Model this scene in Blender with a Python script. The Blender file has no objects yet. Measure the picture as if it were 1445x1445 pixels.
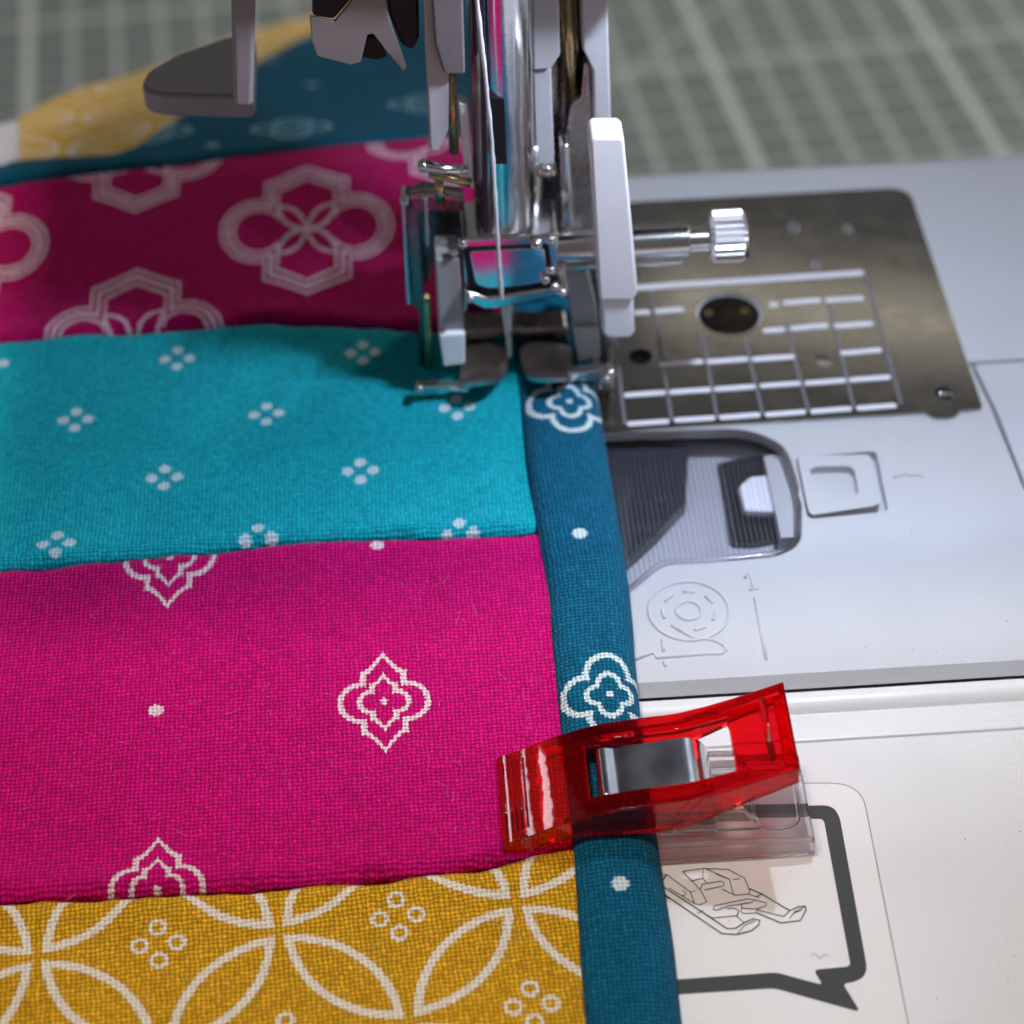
import bpy, bmesh, math, random
from mathutils import Vector, Matrix, noise
from mathutils.geometry import tessellate_polygon
random.seed(4)
PI = math.pi
scene = bpy.context.scene
COL = scene.collection

# ------------------------------------------------------------------ camera, world, light
F, CC, D0 = 3300.0, 722.5, 24.3
def _n(v): return v.normalized()
dY = _n(Vector((421-CC, -2500-CC, F)))
dX = Vector((1, -.058, 0)); dX.z = -(dX.dot(dY))/dY.z; dX.normalize()
dZ = dX.cross(dY)
R = Matrix((dX, dY, dZ))                      # camera (right, down, forward) -> world
CAM = -(R @ Vector(((722-CC)/F*D0, (600-CC)/F*D0, D0)))
cd = bpy.data.cameras.new('camera'); cam = bpy.data.objects.new('camera', cd); COL.objects.link(cam)
m = (R @ Matrix(((1,0,0),(0,-1,0),(0,0,-1)))).to_4x4(); m.translation = CAM; cam.matrix_world = m
cd.sensor_width = 36; cd.lens = 36*F/1445; cd.clip_start = .5; cd.clip_end = 600
cd.dof.use_dof = True; cd.dof.focus_distance = 21.0; cd.dof.aperture_fstop = .25
scene.camera = cam
scene.view_settings.view_transform = 'Standard'; scene.view_settings.look = 'None'
scene.view_settings.exposure = 0.0; scene.view_settings.gamma = 1
w = bpy.data.worlds.new('World'); scene.world = w; w.use_nodes = True
w.node_tree.nodes['Background'].inputs[0].default_value = (.95, .93, .95, 1)
w.node_tree.nodes['Background'].inputs[1].default_value = .11
def area(name, loc, target, size, power, color, sy=None, spread=None):
    l = bpy.data.lights.new(name, 'AREA'); l.size = size; l.energy = power; l.color = color
    if sy: l.shape = 'RECTANGLE'; l.size_y = sy
    if spread: l.spread = spread
    o = bpy.data.objects.new(name, l); COL.objects.link(o); o.location = loc
    o.rotation_euler = (Vector(target)-Vector(loc)).to_track_quat('-Z', 'Y').to_euler(); return o
area('ceiling_lamp', (-9, -6, 52), (0, -4, 0), 5, 14300, (1, .93, .86))
area('plate_band_light', (17, 60, 49), (3.5, 1.6, 0), 16, 120, (1, .91, .72), .8)  # unseen light added for the warm band in the needle plate
area('tip_reflection_light', (-66, 62, 56), (0, -3, 0), 8, 2000, (.86, .90, 1))  # unseen light added for the pale reflection on the clip tip
area('mat_fill_light', (52, 50, 26), (4, 28, -12), 8, 6000, (1, .98, .94), spread=1.7)  # fill light added to brighten the cutting mat
area('machine_led', (3.7, -1.62, 8.15), (-.4, .5, 0), 1.4, 1220, (.68, .78, 1), .2)
try:
    scene.cycles.use_denoising = True
    scene.cycles.max_bounces = 16; scene.cycles.transmission_bounces = 12; scene.cycles.transparent_max_bounces = 16
    scene.cycles.sample_clamp_indirect = 12
except Exception: pass

# ------------------------------------------------------------------ photo -> place helpers
def ray(px, py): return R @ Vector(((px-CC)/F, (py-CC)/F, 1))
def at(px, py, z=0.0):
    r = ray(px, py); return CAM + r*((z-CAM.z)/r.z)
def atY(px, py, Y):
    r = ray(px, py); return CAM + r*((Y-CAM.y)/r.y)
def zf(Y):                                     # height of the quilt's top along its length
    z = .27
    if Y < -2.8: 
        d = -2.8-Y; z -= .066*(d if d > .8 else d*d/1.6+.0)+(.0 if d <= .8 else -.0264)
    if Y > 4.2:
        d = Y-4.2; z -= .46*(d-.35+.35*math.exp(-d/.35))
    return z
def atF(px, py, off=0.0):
    r = ray(px, py); a, b = 8.0, 90.0
    for _ in range(50):
        t = (a+b)/2; p = CAM+r*t
        if p.z > zf(p.y)+off: a = t
        else: b = t
    return CAM+r*a

# ------------------------------------------------------------------ object helpers
def put(name, verts, faces, mat, parent=None, smooth=False, uvs=None, bevel=0, bseg=2, base=None, mats=None):
    vs = [Vector(v) for v in verts]
    lo = Vector([min(v[i] for v in vs) for i in range(3)]); hi = Vector([max(v[i] for v in vs) for i in range(3)])
    c = (lo+hi)/2
    if base is not None: c = Vector(base)
    me = bpy.data.meshes.new(name); me.from_pydata([v-c for v in vs], [], faces); 
    bm = bmesh.new(); bm.from_mesh(me); bmesh.ops.recalc_face_normals(bm, faces=bm.faces); bm.to_mesh(me); bm.free()
    me.materials.append(mat)
    if smooth or bevel:
        for p in me.polygons: p.use_smooth = True
    if uvs:
        ul = me.uv_layers.new(name='fab')
        for l in me.loops: ul.data[l.index].uv = uvs[l.vertex_index]
    o = bpy.data.objects.new(name, me); COL.objects.link(o); o.location = c
    if parent is not None:
        o.parent = parent; o.location = c - wloc(parent)
    if bevel:
        b = o.modifiers.new('bevel', 'BEVEL'); b.width = bevel; b.segments = bseg; b.limit_method = 'ANGLE'; b.angle_limit = math.radians(35); b.harden_normals = True
    return o
def wloc(o):
    l = Vector(o.location)
    while o.parent: o = o.parent; l += Vector(o.location)
    return l
def thing(name, label, cat, loc):
    o = bpy.data.objects.new(name, None); COL.objects.link(o); o.location = loc
    o.empty_display_size = .5; o['label'] = label; o['category'] = cat; return o
def prism(poly3, ext, holes=()):
    """polygon (3D, planar) with holes, extruded by vector ext -> verts, faces"""
    loops = [list(map(Vector, poly3))]+[list(map(Vector, h)) for h in holes]
    flat = [v for l in loops for v in l]; n = len(flat); ext = Vector(ext)
    verts = flat+[v+ext for v in flat]; faces = []
    if len(loops) == 1:
        faces += [list(range(n)), list(range(2*n-1, n-1, -1))]
    else:
        e = ext.normalized(); q = e.to_track_quat('Z', 'Y').inverted()
        for t in tessellate_polygon([[q @ v for v in l] for l in loops]):
            faces += [list(t), [i+n for i in reversed(t)]]
    s = 0
    for l in loops:
        k = len(l)
        for i in range(k):
            a, b = s+i, s+(i+1) % k
            faces.append([a, b, b+n, a+n])
        s += k
    return verts, faces
def rounded(pts, r, seg=5):
    """round the corners of a polygon of 2D/3D points"""
    out = []; n = len(pts); P = [Vector(p) for p in pts]
    rr = r if isinstance(r, (list, tuple)) else [r]*n
    for i in range(n):
        a, p, b = P[i-1], P[i], P[(i+1) % n]
        ra = min(rr[i], (a-p).length*.48, (b-p).length*.48)
        if ra <= 0: out.append(p); continue
        s, e = p+(a-p).normalized()*ra, p+(b-p).normalized()*ra
        for k in range(seg+1):
            t = k/seg; out.append(s*(1-t)**2+p*2*t*(1-t)+e*t*t)
    return out
def slabY(name, px, Y, depth, mat, parent, bevel=.025, r=0, seg=4):
    """outline seen in the photograph, standing at depth Y with a real thickness"""
    P = [atY(x, y, Y) for x, y in px]
    if r: P = rounded(P, r, seg)
    v, f = prism(P, (0, depth, 0)); return put(name, v, f, mat, parent, bevel=bevel)
def slabZ(name, px, z, h, mat, parent, bevel=.02, r=0, seg=5, holes=()):
    P = [at(x, y, z) for x, y in px]
    if r: P = rounded(P, r, seg)
    v, f = prism(P, (0, 0, -h), holes); return put(name, v, f, mat, parent, bevel=bevel)
def box(name, lo, hi, mat, parent=None, bevel=.03, bseg=2):
    v = [(x, y, z) for x in (lo[0], hi[0]) for y in (lo[1], hi[1]) for z in (lo[2], hi[2])]
    f = [(0,1,3,2),(4,6,7,5),(0,4,5,1),(2,3,7,6),(0,2,6,4),(1,5,7,3)]
    return put(name, v, f, mat, parent, bevel=bevel, bseg=bseg)
def tube(name, pts, rad, mat, parent=None, seg=10, closed=False, caps=True):
    P = [Vector(p) for p in pts]; n = len(P); rs = rad if isinstance(rad, list) else [rad]*n
    verts, faces = [], []; prev = None
    for i in range(n):
        a, b = (P[i-1], P[(i+1) % n]) if closed else (P[max(i-1, 0)], P[min(i+1, n-1)])
        t = (b-a).normalized()
        u = prev if prev else (Vector((0,0,1)) if abs(t.z) < .9 else Vector((1,0,0)))
        u = (u-t*u.dot(t)).normalized(); prev = u; v = t.cross(u)
        for k in range(seg):
            an = 2*PI*k/seg; verts.append(P[i]+(u*math.cos(an)+v*math.sin(an))*rs[i])
    for i in range(n if closed else n-1):
        j = (i+1) % n
        for k in range(seg): faces.append((i*seg+k, i*seg+(k+1) % seg, j*seg+(k+1) % seg, j*seg+k))
    if caps and not closed: faces += [list(range(seg))[::-1], [(n-1)*seg+k for k in range(seg)]]
    return put(name, verts, faces, mat, parent, smooth=True)
def lathe(name, prof, origin, axis, mat, parent, seg=40, knurl=0, kd=.0, bevel=0):
    """profile [(along, radius)] turned about an axis"""
    ax = Vector(axis).normalized(); u = (Vector((0,0,1)) if abs(ax.z) < .9 else Vector((1,0,0))); u = (u-ax*u.dot(ax)).normalized(); v = ax.cross(u)
    O = Vector(origin); verts, faces = [], []
    for a, r in prof:
        for k in range(seg):
            an = 2*PI*k/seg; rr = r*(1+(kd if (knurl and k % 2) else 0)); verts.append(O+ax*a+(u*math.cos(an)+v*math.sin(an))*rr)
    for i in range(len(prof)-1):
        for k in range(seg): faces.append((i*seg+k, i*seg+(k+1) % seg, (i+1)*seg+(k+1) % seg, (i+1)*seg+k))
    faces += [list(range(seg))[::-1], [(len(prof)-1)*seg+k for k in range(seg)]]
    o = put(name, verts, faces, mat, parent, smooth=not knurl)
    if not knurl:
        mo = o.modifiers.new('edges', 'EDGE_SPLIT'); mo.split_angle = math.radians(40)
    return o
def ribbon(pts, wd, z=None, closed=False):
    """flat line of width wd along points lying on a horizontal sheet -> verts, faces"""
    P = [Vector(p) for p in pts]; n = len(P); V, Fc = [], []
    for i in range(n):
        a, b = (P[i-1], P[(i+1) % n]) if closed else (P[max(i-1, 0)], P[min(i+1, n-1)])
        t = (b-a); t.z = 0; t.normalize(); s = Vector((-t.y, t.x, 0))*wd/2
        V += [P[i]-s, P[i]+s]
    for i in range(n if closed else n-1):
        j = (i+1) % n; Fc.append((2*i, 2*j, 2*j+1, 2*i+1))
    return V, Fc
def join(parts):
    V, Fc = [], []
    for v, f in parts:
        k = len(V); V += list(v); Fc += [[i+k for i in q] for q in f]
    return V, Fc

# ------------------------------------------------------------------ node expressions
class NT:
    def __init__(s, mat): s.t = mat.node_tree
    def math(s, op, *a, clamp=False):
        n = s.t.nodes.new('ShaderNodeMath'); n.operation = op; n.use_clamp = clamp
        for i, x in enumerate(a):
            if isinstance(x, X): s.t.links.new(x.k, n.inputs[i])
            else: n.inputs[i].default_value = x
        return X(s, n.outputs[0])
class X:
    def __init__(s, nt, k): s.n, s.k = nt, k
    def __add__(s, o): return s.n.math('ADD', s, o)
    __radd__ = __add__
    def __sub__(s, o): return s.n.math('SUBTRACT', s, o)
    def __rsub__(s, o): return s.n.math('SUBTRACT', o, s)
    def __mul__(s, o): return s.n.math('MULTIPLY', s, o)
    __rmul__ = __mul__
    def __truediv__(s, o): return s.n.math('DIVIDE', s, o)
def xabs(a): return a.n.math('ABSOLUTE', a)
def xmin(a, b): return a.n.math('MINIMUM', a, b)
def xmax(a, b): return a.n.math('MAXIMUM', a, b)
def xsin(a): return a.n.math('SINE', a)
def xpow(a, e): return a.n.math('POWER', a, e)
def xfloor(a): return a.n.math('FLOOR', a)
def hyp(a, b): return a.n.math('SQRT', a*a+b*b)
def clamp01(a): return a.n.math('ADD', a, 0.0, clamp=True)
def wrap(a, per): return a.n.math('WRAP', a, per/2, -per/2)
def noise_x(nt, vec, scale, detail=2, rough=.5):
    n = nt.t.nodes.new('ShaderNodeTexNoise'); n.inputs['Scale'].default_value = scale; n.inputs['Detail'].default_value = detail; n.inputs['Roughness'].default_value = rough
    if vec is not None: nt.t.links.new(vec, n.inputs['Vector'])
    return X(nt, n.outputs['Fac'])
def combine(nt, a, b, c=0.0):
    n = nt.t.nodes.new('ShaderNodeCombineXYZ')
    for i, x in enumerate((a, b, c)):
        if isinstance(x, X): nt.t.links.new(x.k, n.inputs[i])
        else: n.inputs[i].default_value = x
    return n.outputs[0]
def mixc(nt, f, a, b):
    n = nt.t.nodes.new('ShaderNodeMix'); n.data_type = 'RGBA'
    for i, x in ((0, f), (6, a), (7, b)):
        if isinstance(x, X): nt.t.links.new(x.k, n.inputs[i])
        elif hasattr(x, 'is_output'): nt.t.links.new(x, n.inputs[i])
        elif i == 0: n.inputs[0].default_value = x
        else: n.inputs[i].default_value = (*x, 1)
    return n.outputs[2]
def scalec(nt, col, f):
    n = nt.t.nodes.new('ShaderNodeVectorMath'); n.operation = 'SCALE'
    if hasattr(col, 'is_output'): nt.t.links.new(col, n.inputs[0])
    else: n.inputs[0].default_value = col
    nt.t.links.new(f.k, n.inputs['Scale']); return n.outputs[0]
def newmat(name):
    m = bpy.data.materials.new(name); m.use_nodes = True; return m, m.node_tree.nodes['Principled BSDF'], NT(m)
def bump(nt, h, bs, dist, strength=1.0):
    n = nt.t.nodes.new('ShaderNodeBump'); n.inputs['Distance'].default_value = dist; n.inputs['Strength'].default_value = strength
    nt.t.links.new(h.k if isinstance(h, X) else h, n.inputs['Height']); nt.t.links.new(n.outputs[0], bs.inputs['Normal'])
def objco(nt, gen='Object'):
    n = nt.t.nodes.new('ShaderNodeNewGeometry'); return n.outputs['Position']
def plastic(name, col, rough=.35, bumpy=.0015, scale=14, var=.04, spec=.5, sss=0):
    m, b, nt = newmat(name); pos = objco(nt)
    n1 = noise_x(nt, pos, 1.3, 3); n2 = noise_x(nt, pos, scale*3, 2)
    nt.t.links.new(scalec(nt, col, n1*(2*var)+(1-var)), b.inputs['Base Color'])
    r = n1*.12+(rough-.06); nt.t.links.new(r.k, b.inputs['Roughness'])
    b.inputs['Specular IOR Level'].default_value = spec
    if sss: b.inputs['Subsurface Weight'].default_value = sss; b.inputs['Subsurface Radius'].default_value = (.2, .2, .2)
    if bumpy: bump(nt, n2, b, bumpy)
    return m
def metal(name, col, rough=.18, bumpy=.002, scale=25, streak=None):
    m, b, nt = newmat(name); pos = objco(nt)
    v = pos
    if streak:
        mp = nt.t.nodes.new('ShaderNodeMapping'); mp.inputs['Scale'].default_value = streak; nt.t.links.new(pos, mp.inputs[0]); v = mp.outputs[0]
    n1 = noise_x(nt, v, scale, 4, .6); n2 = noise_x(nt, pos, 3, 3)
    b.inputs['Metallic'].default_value = 1
    nt.t.links.new(scalec(nt, col, n2*.3+.85), b.inputs['Base Color'])
    nt.t.links.new((n1*.14+n2*.1+(rough-.12)).k, b.inputs['Roughness'])
    if bumpy: bump(nt, n1, b, bumpy)
    return m

M_COVER = plastic('grey_white_plastic', (.50, .497, .50), .38)
M_BED = plastic('bed_plastic', (.52, .52, .54), .4)
M_FRONT = plastic('cream_white_plastic', (.70, .67, .64), .34)
M_WHITE = plastic('white_nylon', (.92, .92, .94), .35, sss=.3)
M_GREYP = plastic('light_grey_plastic', (.47, .465, .48), .4)
M_PAD = plastic('grey_rubber_pad', (.37, .37, .365), .55)
M_LEVER = plastic('mid_grey_plastic', (.30, .275, .28), .38)
M_MAUVE = plastic('mauve_grey_plastic', (.17, .148, .148), .45)
M_BLACK = plastic('black_plastic', (.010, .010, .012), .35, spec=.25)
M_DARK = plastic('dark_case_plastic', (.012, .012, .02), .25)
M_CHROME = metal('chrome', (.74, .72, .71), .15, .0012, 30)
M_SATIN = metal('satin_steel', (.42, .38, .36), .27, .002, 30)
M_BRASS = metal('brass', (.55, .42, .22), .25)
M_SPRING = metal('spring_steel', (.62, .62, .63), .22, .0005, 10, (1, 14, 1))
M_PLATE = metal('brushed_plate_steel', (.37, .365, .355), .11, .00020, 4, (1, 12, 1))
M_LINE = plastic('engraved_line_lit', (.74, .72, .76), .4, .001)  # off-white colour stands in for light caught by the engraved grooves
M_LINE2 = plastic('engraved_line_grey', (.15, .15, .165), .4, .001)
M_FIG = plastic('engraved_figure_grey', (.27, .27, .28), .45, .001)
M_STICK = plastic('sticker_vinyl', (.75, .715, .67), .42, .0004)
M_INK = plastic('sticker_ink', (.050, .052, .046), .55, .0004, spec=.2)
M_THREAD = plastic('white_thread_fibre', (.72, .70, .74), .8, .01, 30)
M_BATT = plastic('white_wadding', (.62, .62, .66), .9, .02, 4)

def clear(name, tint, refl_rough=.06, see=.8):
    m, b, nt = newmat(name); t = m.node_tree; t.nodes.remove(b); out = t.nodes['Material Output']
    tr = t.nodes.new('ShaderNodeBsdfTransparent'); tr.inputs[0].default_value = (*tint, 1)
    gl = t.nodes.new('ShaderNodeBsdfGlossy'); gl.inputs['Roughness'].default_value = refl_rough
    df = t.nodes.new('ShaderNodeBsdfDiffuse'); df.inputs[0].default_value = (.6, .6, .66, 1)
    fr = t.nodes.new('ShaderNodeFresnel'); fr.inputs[0].default_value = 1.49
    m1 = t.nodes.new('ShaderNodeMixShader'); m1.inputs[0].default_value = 1-see
    t.links.new(tr.outputs[0], m1.inputs[1]); t.links.new(df.outputs[0], m1.inputs[2])
    m2 = t.nodes.new('ShaderNodeMixShader'); geo = t.nodes.new('ShaderNodeNewGeometry'); bf = X(nt, fr.outputs[0])*(1-X(nt, geo.outputs['Backfacing'])); t.links.new(bf.k, m2.inputs[0]); t.links.new(m1.outputs[0], m2.inputs[1]); t.links.new(gl.outputs[0], m2.inputs[2])
    t.links.new(m2.outputs[0], out.inputs[0]); return m
M_COVERCLEAR = clear('clear_cover_acrylic', (.99, .99, .995), .04, .998)
M_RIB = clear('cover_rib_acrylic', (.95, .95, .97), .10, .955)
def glassy(name, col, rough=.03, ior=1.49, tw=1, thin=.4, tint=(1, 1, 1)):
    m, b, nt = newmat(name); pos = objco(nt); t = m.node_tree
    b.inputs['Base Color'].default_value = (*col, 1); b.inputs['Transmission Weight'].default_value = tw
    b.inputs['Roughness'].default_value = rough; b.inputs['IOR'].default_value = ior
    n = noise_x(nt, pos, 2.2, 2); bump(nt, n, b, .006)
    tr = t.nodes.new('ShaderNodeBsdfTransparent'); tr.inputs[0].default_value = (*tint, 1)
    mx = t.nodes.new('ShaderNodeMixShader'); mx.inputs[0].default_value = thin
    t.links.new(b.outputs[0], mx.inputs[1]); t.links.new(tr.outputs[0], mx.inputs[2]); t.links.new(mx.outputs[0], t.nodes['Material Output'].inputs[0])
    return m
M_RED = glassy('red_acrylic', (.96, .008, .016), .04, tw=.95, thin=.10, tint=(1, .02, .04))
M_CLEAR = glassy('clear_acrylic', (.98, .96, .96), .03, thin=.08, tint=(.99, .97, .97))

# ------------------------------------------------------------------ woven cotton with prints
def fabric(name, col, print_fn, ink=(.80, .74, .70), p=.041, ang=0.0, contrast=.55):
    m, b, nt = newmat(name)
    uvn = nt.t.nodes.new('ShaderNodeUVMap'); uvn.uv_map = 'fab'
    sep = nt.t.nodes.new('ShaderNodeSeparateXYZ'); nt.t.links.new(uvn.outputs[0], sep.inputs[0])
    u0, v0 = X(nt, sep.outputs[0]), X(nt, sep.outputs[1])
    vec = combine(nt, u0, v0)
    j1 = noise_x(nt, vec, 9, 2)-.5; j2 = noise_x(nt, combine(nt, v0+7.3, u0), 9, 2)-.5
    c, s = math.cos(ang), math.sin(ang)
    u = u0*c+v0*s+j1*.045; v = v0*c-u0*s+j2*.045
    su, sv = xsin(u*(PI/p)), xsin(v*(PI/p)); st = su*sv
    # uneven thread thickness and brightness, one value per thread run
    tw = noise_x(nt, combine(nt, xfloor(u/p), v*4), 1.7, 1); tf = noise_x(nt, combine(nt, u*4, xfloor(v/p)+50), 1.7, 1)
    hw = xpow(xabs(su), .8)*(st*.5+.5)*(tw*.9+.5); hf = xpow(xabs(sv), .8)*(.5-st*.5)*(tf*.9+.5)
    h = clamp01(xmax(hw, hf))
    big = noise_x(nt, vec, .8, 3); fine = noise_x(nt, vec, 45, 2)
    lum = (h*(contrast*1.7)+(1-contrast*1.08))*(big*.24+.88)*(fine*.4+.8)  # low weave gaps darkened, shade between threads put into the colour
    colr = scalec(nt, col, lum)
    wn = nt.t.nodes.new('ShaderNodeTexWhiteNoise'); wn.noise_dimensions = '2D'; nt.t.links.new(combine(nt, xfloor(u/p), xfloor(v/p)), wn.inputs['Vector']); cellv = X(nt, wn.outputs['Value'])
    colr = scalec(nt, colr, cellv*.34+.83)
    thread_light = clamp01((h-.72)*2.5)*.25  # thread crowns lightened, a highlight put into the colour
    colr = mixc(nt, thread_light, colr, tuple(min(1, x*1.15+.02) for x in col))
    d = print_fn(nt, u0+j1*.012, v0+j2*.012)        # signed: >0 inside ink, in cm
    if d is not None:
        k = clamp01((d+(h-.55)*.022)*90+.5)
        k = k*clamp01((h-.12)*5)
        colr = mixc(nt, k*.93, colr, scalec(nt, ink, h*.25+.93))
    nt.t.links.new(colr, b.inputs['Base Color'])
    b.inputs['Roughness'].default_value = .85; b.inputs['Specular IOR Level'].default_value = .12
    b.inputs['Sheen Weight'].default_value = .03; b.inputs['Sheen Roughness'].default_value = .4
    bump(nt, h+fine*.25, b, .017, 1.0)
    return m
def union(ds):
    r = None
    for d in ds: r = d if r is None else xmax(r, d)
    return r
def cm_scale(px, py):
    a = atF(px, py); return (atF(px+20, py)-a).x/20, (atF(px, py-20)-a).y/20, a
def medallion_small(nt, u, v, px, py, hw=63.5):
    sx, sy, c = cm_scale(px, py); S = hw*sx; T = hw*sy
    x = xabs((u-c.x)/S); y = xabs((v-c.y)/T)
    def shape(x, y, k):
        lobe = hyp(x-.50*k, y*1.18)-.48*k
        roof = xpow(xmax(1-x/(.47*k), 0.0), 1.5)*(.42*k)+.64*k
        top = xmax(x-.46*k, y-roof)
        return xmin(lobe, top)
    f1, f2 = shape(x, y, 1), shape(x, y, .56)
    ln = xmax(.058-xabs(f1), .052-xabs(f2)); ln = xmax(ln, .075-hyp(x, y))
    return ln*S
def medallion_large(nt, u, v, px, py, hw=121, tip=None):
    sx, sy, c = cm_scale(px, py); sx0, sy0, _ = cm_scale(433, 322); S = hw*sx0; T = hw*sy0
    if tip: c = atF(px, tip); c.y += .74*T
    x = xabs((u-c.x)/S); y = xabs((v-c.y)/T)
    lobe = hyp(x-.56, y*1.22)-.44
    roof = xpow(xmax(1-x/.5, 0.0), 1.2)*.18+.56
    f = xmin(lobe, xmax(x-.49, y-roof))
    ln = xmax(.017-xabs(f), xmax(.024-xabs(f+.075), .017-xabs(f+.15)))
    a = x*.78+y*.62; bb = xabs(x*.62-y*.78)
    leaf = bb-xsin(a*(PI/.44))*.085
    pet = xmin(.02-xabs(leaf), .45-a)
    return xmax(ln, pet)*S
def medallion_round(nt, u, v, uc, vc, S, T=None):
    T = T or S
    x = xabs((u-uc)/S); y = xabs((v-vc)/T)
    f1 = xmin(xmin(hyp(x-.62, y)-.50, hyp(x, y-.56)-.52), xmax(x-.55, y-.5))
    f2 = xmin(hyp(x-.26, y*1.25)-.30, hyp(x*1.15, y-.24)-.32)
    f3 = xmin(hyp(x-.2, y*1.2)-.16, hyp(x, y-.17)-.17)
    ln = xmax(.075-xabs(f1), .07-xabs(f2)); return xmax(ln, .085-hyp(x, y))*S
def dots(u, v, pts, r):
    return union([r-hyp(u-c[0], v-c[1]) for c in pts])
def P2(px, py):
    a = atF(px, py); return (a.x, a.y)
def pr_magenta_low(nt, u, v):
    return union([medallion_small(nt, u, v, 542, 990), medallion_small(nt, u, v, 240, 788), medallion_small(nt, u, v, 221, 1254, 66), medallion_small(nt, u, v, -85, 1010),
                  dots(u, v, [P2(220, 1003), P2(533, 772), P2(-80, 800), P2(545,1262)], .068)])
def pr_magenta_up(nt, u, v):
    return union([medallion_large(nt, u, v, 433, 322), medallion_large(nt, u, v, 187, 478), medallion_large(nt, u, v, 190, 204, tip=298), medallion_large(nt, u, v, -56, 352), medallion_large(nt, u, v, 640, 178, tip=262)])
def pr_teal(nt, u, v):
    a, b1, c1 = atF(376, 580), atF(250, 505), atF(232, 673)
    # staggered lattice of little four-dot flowers
    ex = (atF(512, 497)-atF(250, 505)); ey = (atF(232, 673)-atF(250, 505))
    det = ex.x*ey.y-ex.y*ey.x
    du, dv = u-b1.x, v-b1.y
    s = (du*ey.y-dv*ey.x)/det; t = (dv*ex.x-du*ex.y)/det
    res = None
    for o in (0.0, .5):
        ss, tt = wrap(s-o, 1.0), wrap(t-o, 1.0)
        x = xabs(ss*ex.x+tt*ey.x); y = xabs(ss*ex.y+tt*ey.y)
        d = .061-xmin(hyp(x-.128, y), hyp(x, y-.125))
        res = d if res is None else xmax(res, d)
    return res
def pr_yellow(org, vx, clusters=True):
    def fn(nt, u, v):
        o = Vector(org); e = Vector(vx); h = e.length/2; an = math.atan2(e.y, e.x)+PI/4; sz = h*math.sqrt(2)
        du, dv = u-o.x, v-o.y
        c, s = math.cos(an), math.sin(an)
        a = wrap(du*c+dv*s-sz/2, sz); b = wrap(dv*c-du*s-sz/2, sz)
        qa, qb = xmax(xabs(a), xabs(b)), xmin(xabs(a), xabs(b))
        ln = .037-xabs(hyp(qa-sz, qb)-(sz/math.sqrt(2)-.075))
        k = math.sqrt(.5)
        x, y = xabs((a-b)*k), xabs((a+b)*k)
        ring = .018-xabs(xmin(hyp(x-.155, y), hyp(x, y-.155))-.062)
        return xmax(ln, ring)
    return fn
def pr_none(nt, u, v): return None
def pr_dark_far(nt, u, v):
    def blob(px, py, k):
        a = atF(px, py); return medallion_round(nt, u, v, a.x, a.y, k, k*1.25)
    return union([blob(215, 193, .42), blob(412, 186, .42), blob(600, 150, .4), dots(u, v, [P2(385, 90), P2(441, 125), P2(520, 60), P2(300, 210)], .085)])
BMED = {}
def pr_binding(nt, u, v):
    ds = [medallion_round(nt, u, v, .0, vc, .37, .42) for vc in BMED['med']]
    ds += [dots(u, v, [(-.10, vc) for vc in BMED['dot']], .073)]
    return union(ds)

# ------------------------------------------------------------------ setting: table top and the cutting mat
MATZ, TILT = -12.6, math.radians(-5)
def _dg(px, py):
    q = Matrix.Rotation(math.radians(5), 3, 'Z') @ Matrix.Rotation(TILT, 3, 'X'); n = q @ Vector((0, 0, 1)); r = ray(px, py)
    c = Vector((4, 24, MATZ)); p = CAM+r*((c-CAM).dot(n)/r.dot(n)); l = q.transposed() @ (p-c); return (l.x-l.y)*.7071
DG = _dg(950, 57)
def mat_material():
    m, b, nt = newmat('cutting_mat_print'); tc = nt.t.nodes.new('ShaderNodeTexCoord')
    sep = nt.t.nodes.new('ShaderNodeSeparateXYZ'); nt.t.links.new(tc.outputs['Object'], sep.inputs[0])
    u, v = X(nt, sep.outputs[0]), X(nt, sep.outputs[1])
    gx, gy = xabs(wrap(u, 1.0)), xabs(wrap(v, 1.0)); g5x, g5y = xabs(wrap(u-2, 5.0)), xabs(wrap(v-1.3, 5.0))
    l = xmax(clamp01((.085-gx)*60)*.72, clamp01((.08-gy)*60)*.38)
    l = xmax(l, xmax(clamp01((.13-g5x)*60)*.95, clamp01((.10-g5y)*60)*.8))
    dg = xabs(wrap((u-v)*.7071-DG, 14.0)); l = xmax(l, clamp01((.12-dg)*60)*.38)
    n = noise_x(nt, tc.outputs['Object'], .35, 3)
    base = scalec(nt, (.17, .20, .185), n*.3+.85)
    nt.t.links.new(mixc(nt, l, base, (.52, .56, .53)), b.inputs['Base Color'])
    b.inputs['Roughness'].default_value = .55; return m
cx = Vector((4, 24, MATZ))
mv = [(-45, -14, -.1), (45, -14, -.1), (45, 40, -.1), (-45, 40, -.1)]
v, f = prism([(a, b_, 0) for a, b_, c in mv], (0, 0, -.3))
mat_o = put('cutting_mat', v, f, mat_material(), bevel=.05, base=(0, 0, 0)); mat_o.location = cx; mat_o.rotation_euler = (TILT, 0, math.radians(5))
mat_o['label'] = 'grey green self-healing cutting mat with a pale grid, lying blurred behind the machine'; mat_o['category'] = 'cutting mat'
v, f = prism([(-120, -60, 0), (120, -60, 0), (120, 140, 0), (-120, 140, 0)], (0, 0, -3))
tb = put('table_top', v, f, plastic('pale_table_laminate', (.5, .48, .46), .4), base=(0, 0, 0)); tb.location = (0, 24, MATZ-.45); tb.rotation_euler = (TILT, 0, 0); tb['kind'] = 'structure'

# ------------------------------------------------------------------ sewing machine
SM = thing('sewing_machine', 'white sewing machine bed with steel needle plate, chrome needle bar and needle clamp', 'sewing machine', (2.5, -3.65, -12.5))
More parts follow.
